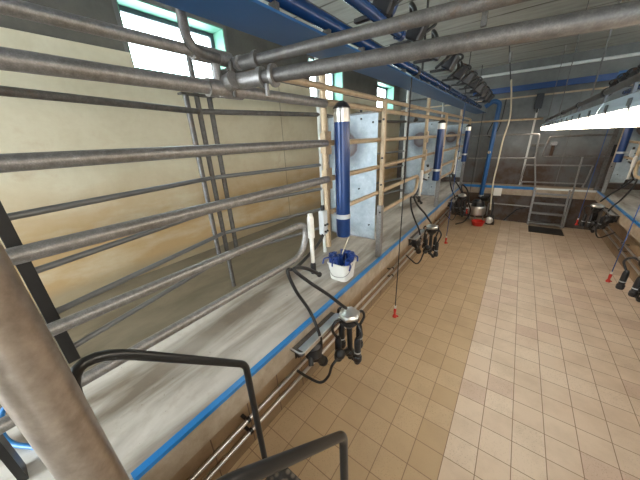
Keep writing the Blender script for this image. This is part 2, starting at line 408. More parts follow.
def module(k,side):
    s=side; oy=2.65*k; sd='left' if s<0 else 'right'; o=ORD[k] if s<0 else ('nearest','nearer','farther')[k]
    X=lambda x: mx(x,s)
    # hooped gate
    ys=-1.2 if k==0 else oy-.02
    if s>0 and k==1: ys=3.2
    ht=ORD[k] if s<0 else ('','nearer','farther')[k]
    pts=fillet([(X(RX),ys,ZH),(X(RX),1.36+oy,ZH),(X(RX),1.27+oy,ZI),(X(RX),ys,ZI)],.16,8)
    root=empty('hoop_gate',(X(RX),1.2+oy,ZI-.03),['galvanised hoop rail in the foreground, curved end beside the white cylinder','galvanised hoop rail beyond the first lip post','farthest galvanised hoop rail'][k] if s<0 else '%s galvanised hoop rail on the right side'%ht,'gate','hoop gates')
    part('hoop_tube',MB().tube(pts,.023,14),M['galv'] if k==0 else M['galv_warmlit_rust'],root)
    # hanging post + bracket plates
    y=1.66+oy
    root=empty('hanging_post',(X(RX),y,ZI-.05),'%s brown post hanging beside a blue cylinder, %s row'%(o,sd),'post','hanging posts')
    part('post_tube',MB().tube([(X(RX-.035),y,ZI-.07),(X(RX-.035),y,2.72)],.024,12),M['galv_warmlit_rust'],root)
    for z in((ZC,ZE) if s<0 else (ZC,)):
        b=MB(); b.b2((X(RX-.035),y-.055,z-.07),(X(RX+.01),y-.03,z+.07)); b.b2((X(RX-.005),y-.055,z-.08),(X(RX+.004),y+.03,z+.08)); b.tube([(X(RX+.01),y-.012,z+.06),(X(RX-.0),y-.012,z+.06)],.012,8)
        part('bracket',b,M['galv_warmlit_rust'],root)
    # mid rails from the post to the next hoop / post
    yb=oy+2.55
    for z,nm in((ZC,'upper'),(ZE,'middle'),(ZH,'lower')):
        y1=(oy+4.28 if (k<2 and z!=ZH) else yb)
        if s>0 and k==0: continue
        y1=min(y1,8.0)
        single('guard_rail',MB().tube([(X(RX),y+.012,z),(X(RX),y1,z)],.021,12),M['galv_warmlit_rust'],'%s tan rail across the gap behind the %s blue cylinder, %s row'%(nm,o,sd),'rail','rails across the gaps')
    # lip post
    py=oy+2.58
    root=empty('lip_post',(X(-1.12),py,PZ),'%s square tan post standing on the %s kerb'%(o,sd),'post','kerb posts')
    part('upright',MB().b2((X(-1.135),py-.02,PZ+.0),(X(-1.095),py+.02,2.55)),M['galv_warmlit_rust'],root,.004)
    part('sleeve',MB().b2((X(-1.15),py-.03,PZ+.001),(X(-1.09),py+.03,ZI+.1)),M['galv'],root,.006,'grey lower sleeve')
    for z in(2.38,2.02,1.75,1.45): part('bolt',MB().tube([(X(-1.11),py-.021,z),(X(-1.11),py-.034,z)],.011,8),M['black_steel'],root)
    # sheet divider
    root=empty('divider_sheet',(X(-1.44),py-.06,1.13),'%s stained galvanised sheet panel between stalls, %s row'%(o,sd),'panel','divider sheets')
    b=MB().b2((X(-1.735),py-.066,1.14),(X(-1.15),py-.060,2.44)); part('sheet',b,M['sheet'],root)
    b=MB().tube([(X(-1.74),py-.05,1.13),(X(-1.74),py-.05,2.45)],.014,8); b.tube([(X(-1.74),py-.05,2.45),(X(-1.15),py-.05,2.45)],.011,8); b.tube([(X(-1.74),py-.05,1.13),(X(-1.15),py-.05,1.13)],.009,8)
    part('rim',b,M['galv'],root)
    for zz,xx in((2.36,-1.2),(1.7,-1.35),(1.3,-1.22),(2.40,-1.33)): part('bolt',MB().tube([(X(xx),py-.066,zz),(X(xx),py-.076,zz)],.009,8),M['black_steel'],root)
    # blue cylinder
    cy=[1.69,4.66,7.30][k]; cx=X(-1.05); z0,z1=[(1.47,2.45),(1.50,2.42),(1.58,2.40)][k]
    root=empty('blue_cylinder',(cx,cy,z0),'%s tall blue cylinder hanging above the %s kerb'%(o,sd),'cylinder','blue cylinders')
    part('body',MB().lathe([(0,0),(.054,0),(.056,.01),(.056,z1-z0-.12),(0,z1-z0-.12)],(cx,cy,z0),n=28),M['blue_deep'],root)
    part('collar',MB().lathe([(0,0),(.058,0),(.058,.085),(0,.085)],(cx,cy,z1-.12),n=28),M['stainless'],root)
    part('cap',MB().lathe([(0,0),(.061,0),(.061,.008),(.04,.035),(.012,.05),(0,.05)],(cx,cy,z1-.035),n=28),M['plastic_dark'],root)
    b=MB().lathe([(.057,0),(.060,0),(.060,.035),(.057,.035)],(cx,cy,z0+.155),n=28); b.b2((X(-1.145),cy-.012,z0+.158),(X(-1.10),cy+.012,z0+.187))
    part('clamp_band',b,M['grey_plastic'],root)
    # control box beside the cylinder
    vy=cy-.02; bx=X(-1.165)
    root=empty('valve_box',(bx,vy-.10,z0+.02),'%s pale grey valve box beside a blue cylinder, %s row'%(o,sd),'valve box','valve boxes')
    part('case',MB().b2((bx-.025,vy-.13,z0+.03),(bx+.025,vy-.07,z0+.23)),M['grey_plastic'],root,.008)
    for q in range(4): part('port',MB().tube([(X(-1.14),vy-.115+.03*(q%2),z0+.06+.055*(q//2)),(X(-1.128),vy-.115+.03*(q%2),z0+.06+.055*(q//2))],.009,8),M['plastic_dark'],root)
    b=MB().tube([(bx,vy-.1,z0+.23),(bx,vy-.1,z0+.27)],.016,8); part('fitting',b,M['black_steel'],root)
    # white removal cylinder at the hoop end
    wy=1.33+oy; wx=X(-1.10)
    root=empty('white_ram',(wx,wy,1.32),'%s white upright cylinder with black foot at a hoop rail end, %s row'%(o,sd),'cylinder','white upright cylinders')
    part('barrel',MB().lathe([(0,0),(.024,0),(.025,.005),(.025,.15),(.018,.165),(.018,.18),(0,.18)],(wx,wy,1.56),n=18),M['white_plastic'],root)
    part('rod_sleeve',MB().lathe([(0,0),(.015,0),(.016,.21),(0,.21)],(wx,wy,1.35),n=16),M['white_plastic'],root)
    b=MB().lathe([(0,0),(.022,0),(.022,.07),(.016,.09),(0,.09)],(wx,wy,1.27),n=14); b.tube([(wx,wy,1.29),(X(-1.07),wy+.03,1.25)],.014,8); b.sphere((X(-1.07),wy+.03,1.25),.022,10)
    part('foot',b,M['plastic_dark'],root)
    part('bracket',MB().tube([(wx,wy,1.62),(X(RX),wy+.0,1.62)],.011,8),M['galv'],root)
    # hoses
    c0=(1.47,4.0,6.62)[k] if s<0 else (1.47,4.02,6.66)[k]
    clx=X(-.87)
    D=c0-1.47; E_=oy
    h0=curve([(X(-1.165),vy-.10,z0+.02),(X(-1.16),1.60+E_,1.57),(X(-1.155),1.50+E_,1.46),(X(-1.15),1.29+E_,1.385),(X(-1.14),1.16+E_,1.37),(X(-1.135),1.09+E_*.5+D*.5,1.385),(X(-1.10),1.119+D,1.222),(X(-1.05),1.187+D,1.036),(X(-.985),1.185+D,.915),(X(-.955),1.19+D,.77),(X(-.965),1.165+D,.63),(X(-1.01),1.13+D,.60)],8)
    single('milk_hose',MB().tube(h0,.0125,10),M['rubber'],'%s black hose dropping over the %s kerb past the tray'%(o,sd),'hose','black hoses')
    h2=curve([(X(-1.07),1.36+E_,1.25),(X(-1.10),1.24+E_,1.35),(X(-1.10),1.12+E_*.5+D*.5,1.395),(X(-1.04),1.198+D,1.275),(X(-.96),1.31+D,1.136),(X(-.90),c0-.06,1.0),(X(-.885),c0-.02,.955)],8)
    single('claw_hose',MB().tube(h2,.0135,10),M['rubber'],'%s black hose holding up a milking cluster, %s row'%(o,sd),'hose','black claw hoses')
    h3=curve([(X(-.87),c0-.13,.57),(X(-.90),1.25+D,.52),(X(-.93),1.23+D,.40),(X(-.97),1.17+D,.36),(X(-1.04),1.10+D,.44),(X(-1.10),1.05+D,.52)],8)
    single('pulse_hose',MB().tube(h3,.011,10),M['rubber'],'%s looping black hose below a milking cluster, %s row'%(o,sd),'hose','looping hoses')
    # tray
    ty0,ty1=c0-.50,c0+.02
    root=empty('kerb_tray',(X(-1.02),c0-.25,.79),'%s stainless tray bolted below the %s kerb edge'%(o,sd),'tray','kerb trays')
    b=MB(); b.b2((X(-1.064),ty0,.815),(X(-.955),ty1,.822)); 
    
    part('pan',b,M['galv_dark'],root)
    part('front_lip',MB().tube(fillet([(X(-1.06),ty0,.835),(X(-.955),ty0,.835),(X(-.955),ty1,.835)],.04,5),.006,8),M['stainless'],root)
    part('front_face',MB().b2((X(-.957),ty0+.03,.80),(X(-.953),ty1,.836)).bar((X(-.985),ty0+.03,.832),(X(-.985),ty1,.832),.06,.004,(0,0,1)),M['stainless'],root)
    for yy in(ty0+.06,ty1-.08): part('bracket',MB().b2((X(-1.066),yy-.02,.70),(X(-1.062),yy+.02,.815)).bar((X(-1.06),yy,.71),(X(-.98),yy,.812),.03,.006,(0,1,0)),M['black_steel'],root)
    # pulsator under tray
    root=empty('pulsator',(X(-1.02),c0-.33,.60),'%s dark pulsator hanging under the %s kerb tray'%(o,sd),'pulsator','pulsators')
    b=MB(); b.lathe([(0,0),(.06,0),(.068,.02),(.068,.10),(.04,.12),(0,.12)],(X(-1.0),c0-.33,.665)); part('body',b,M['plastic_dark'],root)
    b=MB(); b.tube([(X(-1.0),c0-.33,.69),(X(-.97),c0-.25,.55)],.036,12); b.tube([(X(-1.0),c0-.36,.72),(X(-.95),c0-.42,.66)],.02,8); b.sphere((X(-.97),c0-.25,.55),.042)
    part('nozzle',b,M['rubber'],root)
    # cluster
    cz=.915 if s<0 else .89
    root=empty('milking_cluster',(clx,c0,.40),['milking cluster beside the foreground tray, silver claw on top','milking cluster hanging by the second tray along the left kerb','milking cluster hanging by the farthest tray on the left'][k] if s<0 else '%s milking cluster hanging on the right kerb'%ht,'milking cluster','milking clusters')
    b=MB().lathe([(0,.022),(.03,.018),(.080,-.004),(.094,-.02),(.090,-.042),(.06,-.055),(0,-.055)],(clx,c0,cz),n=6)
    part('claw_lid',b,M['stainless'],root,.004,'silver hexagonal lid')
    part('claw_bowl',MB().lathe([(0,-.055),(.080,-.055),(.072,-.10),(.04,-.14),(.02,-.16),(0,-.16)],(clx,c0,cz),n=18),M['rubber'],root)
    random.seed(k*10+s)
    for q in range(4):
        a=PI/4+q*PI/2+.35; dx,dy=math.cos(a),math.sin(a); R=.10+.025*random.random(); dz=random.uniform(-.03,.05)
        bx2,by2=clx+dx*R,c0+dy*R; zt=cz-.21+dz
        b=MB().lathe([(0,0),(.016,0),(.024,-.02),(.028,-.05),(.028,-.18),(.036,-.19),(.036,-.225),(.031,-.24),(.014,-.24),(.014,-.21)],(bx2,by2,zt),n=14)
        cup=part('teat_cup',b,M['plastic_dark'],root)
        part('cup_band',MB().lathe([(.0282,0),(.0295,0),(.0295,-.012),(.0282,-.012)],(bx2,by2,zt-.135),n=14),M['grey_plastic'],cup)
        b=MB().tube(curve([(clx+dx*.055,c0+dy*.055,cz-.07),(clx+dx*.125,c0+dy*.125,cz-.045),(bx2+dx*.05,by2+dy*.05,cz-.11),(bx2+dx*.008,by2+dy*.008,zt-.005)],6),.0115,8)
        part('short_tube',b,M['rubber'],root)
    b=MB().tube([(clx,c0,cz-.15),(clx+.01,c0,cz-.48)],.024,10); b.sphere((clx,c0,cz-.42),.045); b.tube([(clx,c0,cz-.46),(clx+.06,c0+.03,cz-.52)],.02,8); b.sphere((clx+.06,c0+.03,cz-.52),.03); b.tube([(clx,c0,cz-.40),(clx-.0,c0-.15,cz-.33)],.024,8); b.sphere((clx,c0-.15,cz-.32),.045)
    part('shut_off_valve',b,M['rubber'],root)
    # rope with red handle
    ry=[2.45,5.10,7.55][k]
    if s>0: ry=[2.1,4.72,7.55][k]
    rx=X(-.83); zb=.27
    root=empty('pull_cord',(rx,ry,zb-.06),'%s pull cord with a red handle hanging over the %s side of the pit'%(o,sd),'pull cord','pull cords')
    part('cord',MB().tube([(rx,ry,zb+.06),(rx,ry,2.672)],.0055,8),M['rope_dark'] if (s<0 and k!=1) else M['rope_blue'],root)
    b=MB().lathe([(0,.09),(.014,.085),(.017,.05),(.012,.01),(.024,-.02),(.026,-.035),(0,-.035)],(rx,ry,zb),n=12); b.tube([(rx,ry,zb-.01),(rx+.035,ry+.02,zb-.03)],.010,8)
    part('handle',b,M['red'],root,0,'red handle')
    part('ferrule',MB().lathe([(0,0),(.012,0),(.013,.035),(0,.035)],(rx,ry,zb+.085),n=10),M['white_plastic'],root)
for k in range(3): module(k,-1)
for k in(1,2): module(k,1)

# ------------------------------------------------------------------ zig-zag breast rails
TX,VX=-2.05,-1.745
def breast(side,verts):
    sd='left' if side<0 else 'right'; X=lambda x:mx(x,side)
    zs=(2.47,1.965,1.70,1.465,1.24)
    for i,(a,b) in enumerate(zip(verts,verts[1:])):
        root=empty('breast_rail_panel',(X((a[0]+b[0])/2),(a[1]+b[1])/2,1.2),'%s section of thin zig-zag rails along the %s wall'%(('first','second','third','fourth','fifth','sixth')[i],sd),'rail panel','zig-zag rail panels')
        for z in zs:
            part('rail',MB().tube([(X(a[0]),a[1],z),(X(b[0]),b[1],z)],.0165 if z<2.4 else .02,20),M['bright_rail'] if z<2.4 else M['galv_dark'],root)
    n=0
    for i,(x,y) in enumerate(verts):
        tri=abs(x-TX)<.01; o=('first','second','third','fourth','fifth','sixth','seventh')[n//2]; 
        if tri:
            root=empty('triple_post',(X(x),y,PZ),'%s triple post with a flat cap plate in the %s zig-zag rail'%(ORD[n//2],sd),'post','triple posts')
            b=MB()
            part('middle_post',MB().tube([(X(x),y,PZ+.004),(X(x),y,2.83 if i==1 else 2.7)],.020,12),M['galv_dark'],root)
            for dx,dy in((.0,-.085),(-.0,.105)):
                part('side_post',MB().tube([(X(x+dx),y+dy,1.21),(X(x+dx),y+dy,2.58)],.0205,12),M['galv_dark'],root)
                part('foot_ring',MB().lathe([(.0,0),(.027,0),(.027,.045),(0,.045)],(X(x+dx),y+dy,1.20),n=12),M['galv_dark'],root)
            part('cap_plate',MB().b2((X(x)-.03,y-.13,2.575),(X(x)+.03,y+.15,2.59)),M['galv_dark'],root,.003)
        elif i==0:
            root=empty('flat_post',(X(x),y,1.17),'black flat bar post at the near end of the %s zig-zag rail'%sd,'post')
            part('bar',MB().b2((X(x)-.045,y-.04,1.17),(X(x)+.03,y+.01,2.6)),M['black_steel'],root,.003)
        else:
            root=empty('vertex_post',(X(x),y,PZ),'%s pale post at a corner of the %s zig-zag rail'%(ORD[n//2-1 if n else 0],sd),'post','pale corner posts')
            part('post',MB().tube([(X(x),y,PZ+.004),(X(x),y,3.0)],.021,12),M['conduit'],root)
            part('collar',MB().lathe([(0,0),(.03,0),(.03,.05),(0,.05)],(X(x),y,1.2),n=12),M['galv_dark'],root)
        n+=1
breast(-1,[(VX,.03),(TX,1.215),(VX,2.36),(TX,3.86),(VX,5.01),(TX,6.5),(VX,7.66)])
breast(1,[(VX,2.7),(TX,3.86),(VX,5.01),(TX,6.5),(VX,7.66)])

# ------------------------------------------------------------------ overhead: beams, milk lines, meters
for side in(-1,1):
    sd='left' if side<0 else 'right'; X=lambda x:mx(x,side)
    y0=-.8
    root=empty('overhead_beam',(X(-.945),4,2.67),'wide blue steel channel running along above the %s kerb'%sd,'beam','overhead blue channels')
    b=MB().b2((X(-1.06),y0,2.67),(X(-.83),8.1,2.68)); part('web',b,M['blue'],root,0)
    part('flange',MB().b2((X(-1.06),y0,2.68),(X(-1.05),8.1,2.76)),M['blue'],root); 
    for yy in(.5,3.4,6.2,7.9):
        part('hanger',MB().b2((X(-1.045),yy-.02,2.68),(X(-1.035),yy+.02,CZ)),M['black_steel'],root)
    for i in range(22):
        part('saddle',MB().b2((X(-.985),-.6+.4*i,2.68),(X(-.945),-.575+.4*i,2.775)),M['galv_dark'],root)
    part('edge_strip',MB().b2((X(-.90),y0,2.68),(X(-.86),8.1,2.695)),M['galv'],root)
    root=empty('milk_line',(X(-.965),4,2.774),'blue round milk pipe running above the %s channel'%sd,'pipe','blue milk pipes')
    part('pipe',MB().tube([(X(-.965),y0,2.812),(X(-.965),8.0,2.812)],.038,20),M['blue_pipe'],root)
    for yy in(2.95,4.35,5.75,7.15): part('coupling',MB().lathe([(0,-.03),(.045,-.03),(.045,.03),(0,.03)],(X(-.965),yy,2.812),(0,1,0),20),M['black_steel'],root)
    if side<0:
        root=empty('capped_pipe',(X(-.78),1.3,2.82),'short capped blue pipe end beside the left milk pipe','pipe')
        part('pipe',MB().tube([(X(-.78),.6,2.85),(X(-.78),2.0,2.85)],.03,18),M['blue_pipe'],root)
        part('cap',MB().lathe([(0,.04),(.022,.036),(.034,.025),(.034,-.02),(0,-.02)],(X(-.78),2.0,2.85),(0,1,0),18),M['blue_deep'],root)
    for i in range(12 if side<0 else 9):
        yy=(1.15+.57*i) if side<0 else (3.2+.55*i)
        if side<0 and 1.9<yy<2.6 and False: continue
        random.seed(i*3+side)
        X0=X(-.76); zc=2.90+.03*random.random()
        root=empty('milk_meter',(X0,yy,zc-.06),'dark meter unit on the %s overhead milk pipe, %s from the camera'%(sd,('first','second','third','fourth','fifth','sixth','seventh','eighth','ninth','tenth','eleventh','twelfth')[i]),'meter','overhead meter units')
        d=1 if side<0 else -1
        part('body',MB().box((X0,yy,zc+.02),(.11,.15,.15),Matrix.Rotation(.5,3,'Y')@Matrix.Rotation(random.uniform(-.4,.4),3,'Z')),M['plastic_dark'],root,.015)
        part('head',MB().lathe([(0,0),(.04,0),(.045,.02),(.045,.09),(.03,.11),(0,.11)],(X0-.06*d,yy+.16,zc+.01),(.35*d,.3,1),16),M['blue_deep'],root)
        b=MB().tube(curve([(X0-.02*d,yy-.05,zc+.05),(X0-.0*d,yy-.17,zc+.12),(X0+.05*d,yy-.22,zc+.04),(X0-.01*d,yy-.26,zc-.02),(X0-.09*d,yy-.2,zc-.05)],6),.014,8)
        b.tube(curve([(X0+.03*d,yy+.05,zc),(X0+.09*d,yy+.12,zc+.06),(X0+.04*d,yy+.22,zc+.12),(X0-.05*d,yy+.2,zc+.12)],6),.012,8)
        part('hose',b,M['rubber'],root)
        part('bracket',MB().b2((X0-.20*d,yy-.02,zc-.05),(X0+.02*d,yy+.02,zc-.03)),M['black_steel'],root)
        part('collar',MB().lathe([(0,0),(.03,0),(.03,.03),(0,.03)],(X0+.03*d,yy-.02,zc+.07),(.3*d,0,1),12),M['rusty'],root)

# cross pipes near the camera
def cpipe(a,b,r,label,mat='galv_dark'):
    root=empty('cross_pipe',((a[0]+b[0])/2,(a[1]+b[1])/2,a[2]-r),label,'pipe','cross pipes')
    A,B=Vector(a),Vector(b); d=(B-A).normalized()
    part('pipe',MB().tube([A,B],r,18),M[mat],root); return root,A,B,d
r1,A,B,d=cpipe((-1.03,.898,2.555),(1.55,1.262,2.555),.021,'dark galvanised pipe crossing overhead, the farther and higher of the near pair')
c=MB().tube([A-d*.11,A+d*.03],.030,12); c.tube([A+d*.03,A+d*.05],.036,12); part('coupling',c,M['galv_dark'],r1)
r2,A,B,d=cpipe((-1.05,.885,2.485),(1.55,1.50,2.485),.027,'thick dark galvanised pipe crossing overhead, the nearer of the near pair')
c=MB().tube([A-d*.07,A+d*.07],.034,12); c.tube([A+d*.07,A+d*.09],.042,12); c.tube([A+d*.135,A+d*.15],.045,12); part('coupling',c,M['galv'],r2)
part('set_screw',MB().tube([A+d*.10,A+d*.10-Vector((0,0,.075))],.010,8),M['galv'],r2)
for i,(x,y) in enumerate(((-.12,1.05),(.9,1.28))):
    pass
# tee joint where the pipes meet the rails
root=empty('tee_joint',(-1.15,.80,2.42),'cluster of galvanised pipe couplings where the cross pipes meet the near rails','pipe joint')
b=MB().tube([(-1.15,.70,2.578),(-1.15,.88,2.578)],.030,14); b.tube([(-1.17,.90,2.56),(-1.07,.88,2.555)],.030,14)
part('coupling',b,M['galv'],root)
part('coupling',MB().tube([(-1.15,.74,2.455),(-1.15,.92,2.455)],.037,14).tube([(-1.15,.83,2.47),(-1.08,.835,2.485)],.036,14),M['galv'],root)
part('stub',MB().tube([(-1.15,.80,2.42),(-1.15,.80,2.60)],.020,12),M['galv'],root)
part('clamp',MB().b2((-1.19,.83,2.50),(-1.11,.87,2.535)).tube([(-1.11,.85,2.42),(-1.11,.85,2.56)],.010,8),M['galv_dark'],root)
single('drop_pipe',MB().tube(fillet([(-1.12,.668,CZ),(-1.12,.668,2.575),(-1.12,.80,2.565)],.07,8),.0195,14),M['galv_dark'],'vertical galvanised pipe dropping from the ceiling to an elbow in front of the near window','pipe')
cpipe((-1.15,7.90,2.475),(.30,7.95,2.45),.02,'far horizontal pipe crossing to the lights near the end wall','galv_warmlit_rust')
# hanger with hook from the ceiling
root=empty('hanger_rod',(-.16,1.05,2.50),'short flat hanger holding the thick cross pipe to the ceiling','hanger')
part('strap',MB().b2((-.165,1.075,2.515),(-.15,1.09,CZ)),M['galv_dark'],root)

# ------------------------------------------------------------------ luminaires over the pit centre
LX=.355
ly=[.62+1.5*i for i in range(-1,5)]  # first strip is out of view, added to light the near end
nm5=('added for light beside the camera','nearest one in view','second in view','third in view','fourth in view','farthest')
for i,y0 in enumerate(ly):
    y1=y0+1.47; root=empty('strip_light',(LX,(y0+y1)/2,2.205),'glowing strip light over the pit, %s'%nm5[i],'light','strip lights')
    def prof(pts): 
        n=len(pts); b=MB(); vs=[(LX+p[0],yy,p[1]) for yy in(y0,y1) for p in pts]
        fs=[(k,(k+1)%n,n+(k+1)%n,n+k) for k in range(n)]+[tuple(range(n-1,-1,-1)),tuple(range(n,2*n))]
        return b.add(vs,fs,False)
    part('diffuser',prof([(-.05,2.271),(-.047,2.227),(-.03,2.205),(.03,2.205),(.047,2.227),(.05,2.271)]),M['diffuser'],root)
    part('housing',prof([(-.056,2.271),(-.056,2.288),(-.040,2.327),(.040,2.327),(.056,2.288),(.056,2.271)]),M['house'],root)
    for j in range(4):
        yy=y0+.2+.36*j
        for sx in(-1,1):
            b=MB().b2((LX+sx*.056,yy-.018,2.279),(LX+sx*.062,yy+.018,2.305)); b.tube([(LX+sx*.061,yy-.018,2.279),(LX+sx*.058,yy-.03,2.259)],.003,6)
            part('clip',b,M['clip'],root)
    for yy in(y0+.25,y1-.25): part('hanger',MB().b2((LX-.006,yy-.012,2.327),(LX+.006,yy+.012,2.385)),M['clip'],root)
root=empty('light_carrier_pipe',(LX,4.2,2.383),'dark pipe carrying the strip lights above the pit','pipe')
part('pipe',MB().tube([(LX,-.9,2.40),(LX,8.0,2.40)],.017,14),M['galv_dark'],root)
for yy in(1.6,2.4,3.4,4.6,6.4,7.6): part('clamp',MB().lathe([(0,-.02),(.026,-.02),(.026,.02),(0,.02)],(LX,yy,2.40),(0,1,0),12),M['black_steel'],root)
for yy in(2.9,5.2,7.5): part('hanger',MB().tube([(LX,yy,2.415),(LX,yy,CZ)],.005,6),M['galv_dark'],root)

# ------------------------------------------------------------------ stainless lines under the kerbs
for side in(-1,1):
    sd='left' if side<0 else 'right'
    for z,n in((.39,'upper'),(.268,'lower')):
        root=empty('wash_pipe',(mx(-1.2,side),4,z-.016),'%s shiny stainless pipe along the %s pit wall'%(n,sd),'pipe','stainless pit pipes')
        part('pipe',MB().tube([(mx(-1.2,side),.02,z),(mx(-1.2,side),7.7,z)],.0155,14),M['stainless'],root)
        for yy in(.62,1.9,3.3,4.7,6.1,7.3):
            b=MB().b2((mx(-1.28,side),yy-.012,z-.022),(mx(-1.2,side),yy+.012,z-.013)); b.lathe([(.016,-.012),(.021,-.012),(.021,.012),(.016,.012)],(mx(-1.2,side),yy,z),(0,1,0),12)
            part('clip',b,M['black_steel'],root)

# ------------------------------------------------------------------ bucket with blue cups
bx,by=-1.235,1.95
root=empty('bucket',(bx,by,PZ),'white plastic bucket standing on the left platform','bucket')
def rrect(w,d,z,r,n=5):
    o=[]
    for cx,cy,a0 in((w-r,d-r,0),(-w+r,d-r,90),(-w+r,-d+r,180),(w-r,-d+r,270)):
        for k in range(n+1):
            a=math.radians(a0+90*k/n); o.append((bx+cx+r*math.cos(a),by+cy+r*math.sin(a),z))
    return o
rings=[rrect(.098,.098,PZ+.001,.05),rrect(.115,.115,PZ+.165,.055),rrect(.121,.121,PZ+.168,.055),rrect(.121,.121,PZ+.185,.055),rrect(.110,.110,PZ+.185,.05),rrect(.094,.094,PZ+.012,.045)]
b=MB(); n=len(rings[0])
for i in range(len(rings)-1): b.add(rings[i]+rings[i+1],[(k,(k+1)%n,n+(k+1)%n,n+k) for k in range(n)],i in(0,4))
b.add(rings[0],[tuple(range(n-1,-1,-1))],False); b.add(rings[-1],[tuple(range(n))],False)
part('tub',b,M['white_plastic'],root)
part('handle',MB().tube(curve([(bx+.122,by,PZ+.175),(bx+.135,by-.09,PZ+.12),(bx+.09,by-.135,PZ+.08),(bx-.03,by-.135,PZ+.07),(bx-.125,by-.06,PZ+.14),(bx-.122,by,PZ+.175)],6),.003,6),M['galv'],root)
cups=[(-.075,-.07),(.0,-.085),(.075,-.06),(-.08,.01),(-.005,.0),(.07,.03),(-.055,.085),(.03,.085)]
pl=('front left','front middle','front right','left','centre','right','back left','back right')
for i,(dx,dy) in enumerate(cups):
    random.seed(i); tilt=Vector((dx*1.6+random.uniform(-.22,.22),dy*1.6+random.uniform(-.22,.22),1)).normalized()
    o=Vector((bx+dx,by+dy,PZ+.13)); root=empty('dip_cup',o,'dark blue plastic cup in the white bucket, at the %s'%pl[i],'cup','blue cups in the bucket')
    h=.085+.035*random.random()
    part('cup',MB().lathe([(0,0),(.022,0),(.028,.01),(.030,h),(.034,h+.005),(.034,h+.018),(.024,h+.02),(.022,h-.02),(0,h-.02)],o,tilt,14),M['blue_cup'],root)
    part('hook',MB().tube(curve([o+tilt*h+Vector((dx,dy,0))*.3,o+tilt*(h-.01)+Vector((dx,dy,0))*.75,o+tilt*(h-.06)+Vector((dx,dy,0))*.9],5),.008,8),M['blue_cup'],root)
single('stirring_stick',MB().tube([(bx-.06,by-.03,PZ+.06),(bx+.04,by+.09,PZ+.44)],.006,8),M['hose_pale'],'pale thin stick leaning out of the white bucket','stick')

# ------------------------------------------------------------------ near end: post, ladder, hose
px,py=-.665,-.052
root=empty('standing_pipe',(px,py,PZ),'thick brownish steel pipe standing at the lower left corner, closest to the camera','post')
part('pipe',MB().tube([(px,py,PZ+.004),(px,py,2.75)],.0465,40),M['post_brown'],root)
part('base_plate',MB().b2((px-.11,py-.11,PZ),(px+.11,py+.05,PZ+.012)),M['galv_dark'],root)
single('air_hose',MB().tube(curve([(-1.38,-.10,PZ+.02),(-1.50,-.17,PZ+.014),(-1.623,-.243,PZ+.014),(-1.72,-.296,PZ+.02),(-1.80,-.31,PZ+.06),(-1.82,-.27,PZ+.15),(-1.75,-.20,PZ+.22),(-1.6,-.14,PZ+.2),(-1.5,-.12,PZ+.1)],8),.0115,10),M['blue_strip'],'bright blue air hose coiled behind the thick brown pipe','hose')
single('floor_bracket',MB().b2((-1.55,-.295,PZ),(-1.46,-.27,1.35)),M['black_steel'],'black flat bar standing on the platform at the lower left edge','bracket')
def handrail(x,root,hi):
    p=fillet([(x,-.02,PZ+.004),(x,-.02,1.835),(x,.41,1.40),(x,.41,.70)],.075,9)
    part('handrail',MB().tube(p,.0135,14),M['rail_black'],root)
root=empty('near_steps',(-.49,.3,0),'dark step ladder with two black handrails at the near end of the pit','steps')
handrail(-.72,root,1); handrail(-.265,root,1)
for x in(-.72,-.265): part('stringer',MB().bar((x,.06,PZ-.03),(x,.60,0.0),.05,.014,(1,0,0)),M['rail_black'],root)
for i in range(3):
    z=.68-.22*i; yf=.485+.03*i; part('tread',MB().b2((-.71,yf-.2,z-.03),(-.275,yf,z)),M['tread'],root,.004)

# ------------------------------------------------------------------ far end
root=empty('far_steps',(.8,8.0,0),'grey metal step ladder against the far end of the pit','steps')
for a,b2_ in(((.515,7.98,0),(.49,8.06,PZ)),((1.13,7.98,0),(1.10,8.06,PZ))): part('stringer',MB().bar(a,b2_,.05,.03,(1,0,0)),M['galv'],root)
for i,z in enumerate((.09,.33,.57,.80)): part('tread',MB().b2((.52,7.93+.015*i,z-.035),(1.12,8.05,z)),M['galv'],root,.004)
H=fillet([(.50,7.97,.02),(.47,8.07,.95),(.335,8.08,1.6),(.31,8.08,2.13),(-1.05,8.10,2.15)],.04,4)
part('handrail',MB().tube(H,.0185,10),M['galv'],root); part('handrail',MB().tube([(.335,8.08,1.6),(-1.05,8.10,1.60)],.0185,10),M['galv'],root)
H=fillet([(1.17,7.97,.02),(1.16,8.07,.95),(1.14,8.08,1.62)],.04,4); part('handrail',MB().tube(H,.0185,10),M['galv'],root)
root=empty('loop_rail',(.9,8.1,1.6),'closed grey tube loop right of the far steps','rail')
part('loop',MB().tube(fillet([(1.52,8.1,2.06),(.505,8.09,2.06),(.46,8.09,1.63),(1.50,8.1,1.63)],.05,5),.02,10),M['galv_dark'],root)
root=empty('end_gate',(.8,8.4,1.0),'low rectangular tube gate against the end wall behind the far steps','gate')
fr=[(.20,8.38,1.41),(1.40,8.38,1.41),(1.36,8.38,1.0),(.16,8.38,1.0)]
for i in range(4): part('frame_tube',MB().tube([fr[i],fr[(i+1)%4]],.017,10),M['galv'],root)
part('leg',MB().tube([(.2,8.38,1.0),(.2,8.38,PZ)],.017,8).tube([(1.34,8.38,1.0),(1.34,8.38,PZ)],.017,8),M['galv'],root)
root=empty('support_post',(1.53,8.2,PZ),'dark post on the right kerb corner at the end wall','post')
part('upright',MB().b2((1.50,8.17,PZ),(1.57,8.23,2.7)),M['galv_dark'],root); part('box',MB().b2((1.56,8.13,1.62),(1.68,8.17,1.86)),M['plastic_dark'],root,.008)
single('wall_batten',MB().b2((.155,8.46,PZ),(.195,8.5,2.95)),M['conduit'],'pale vertical batten on the end wall above the far steps','batten')
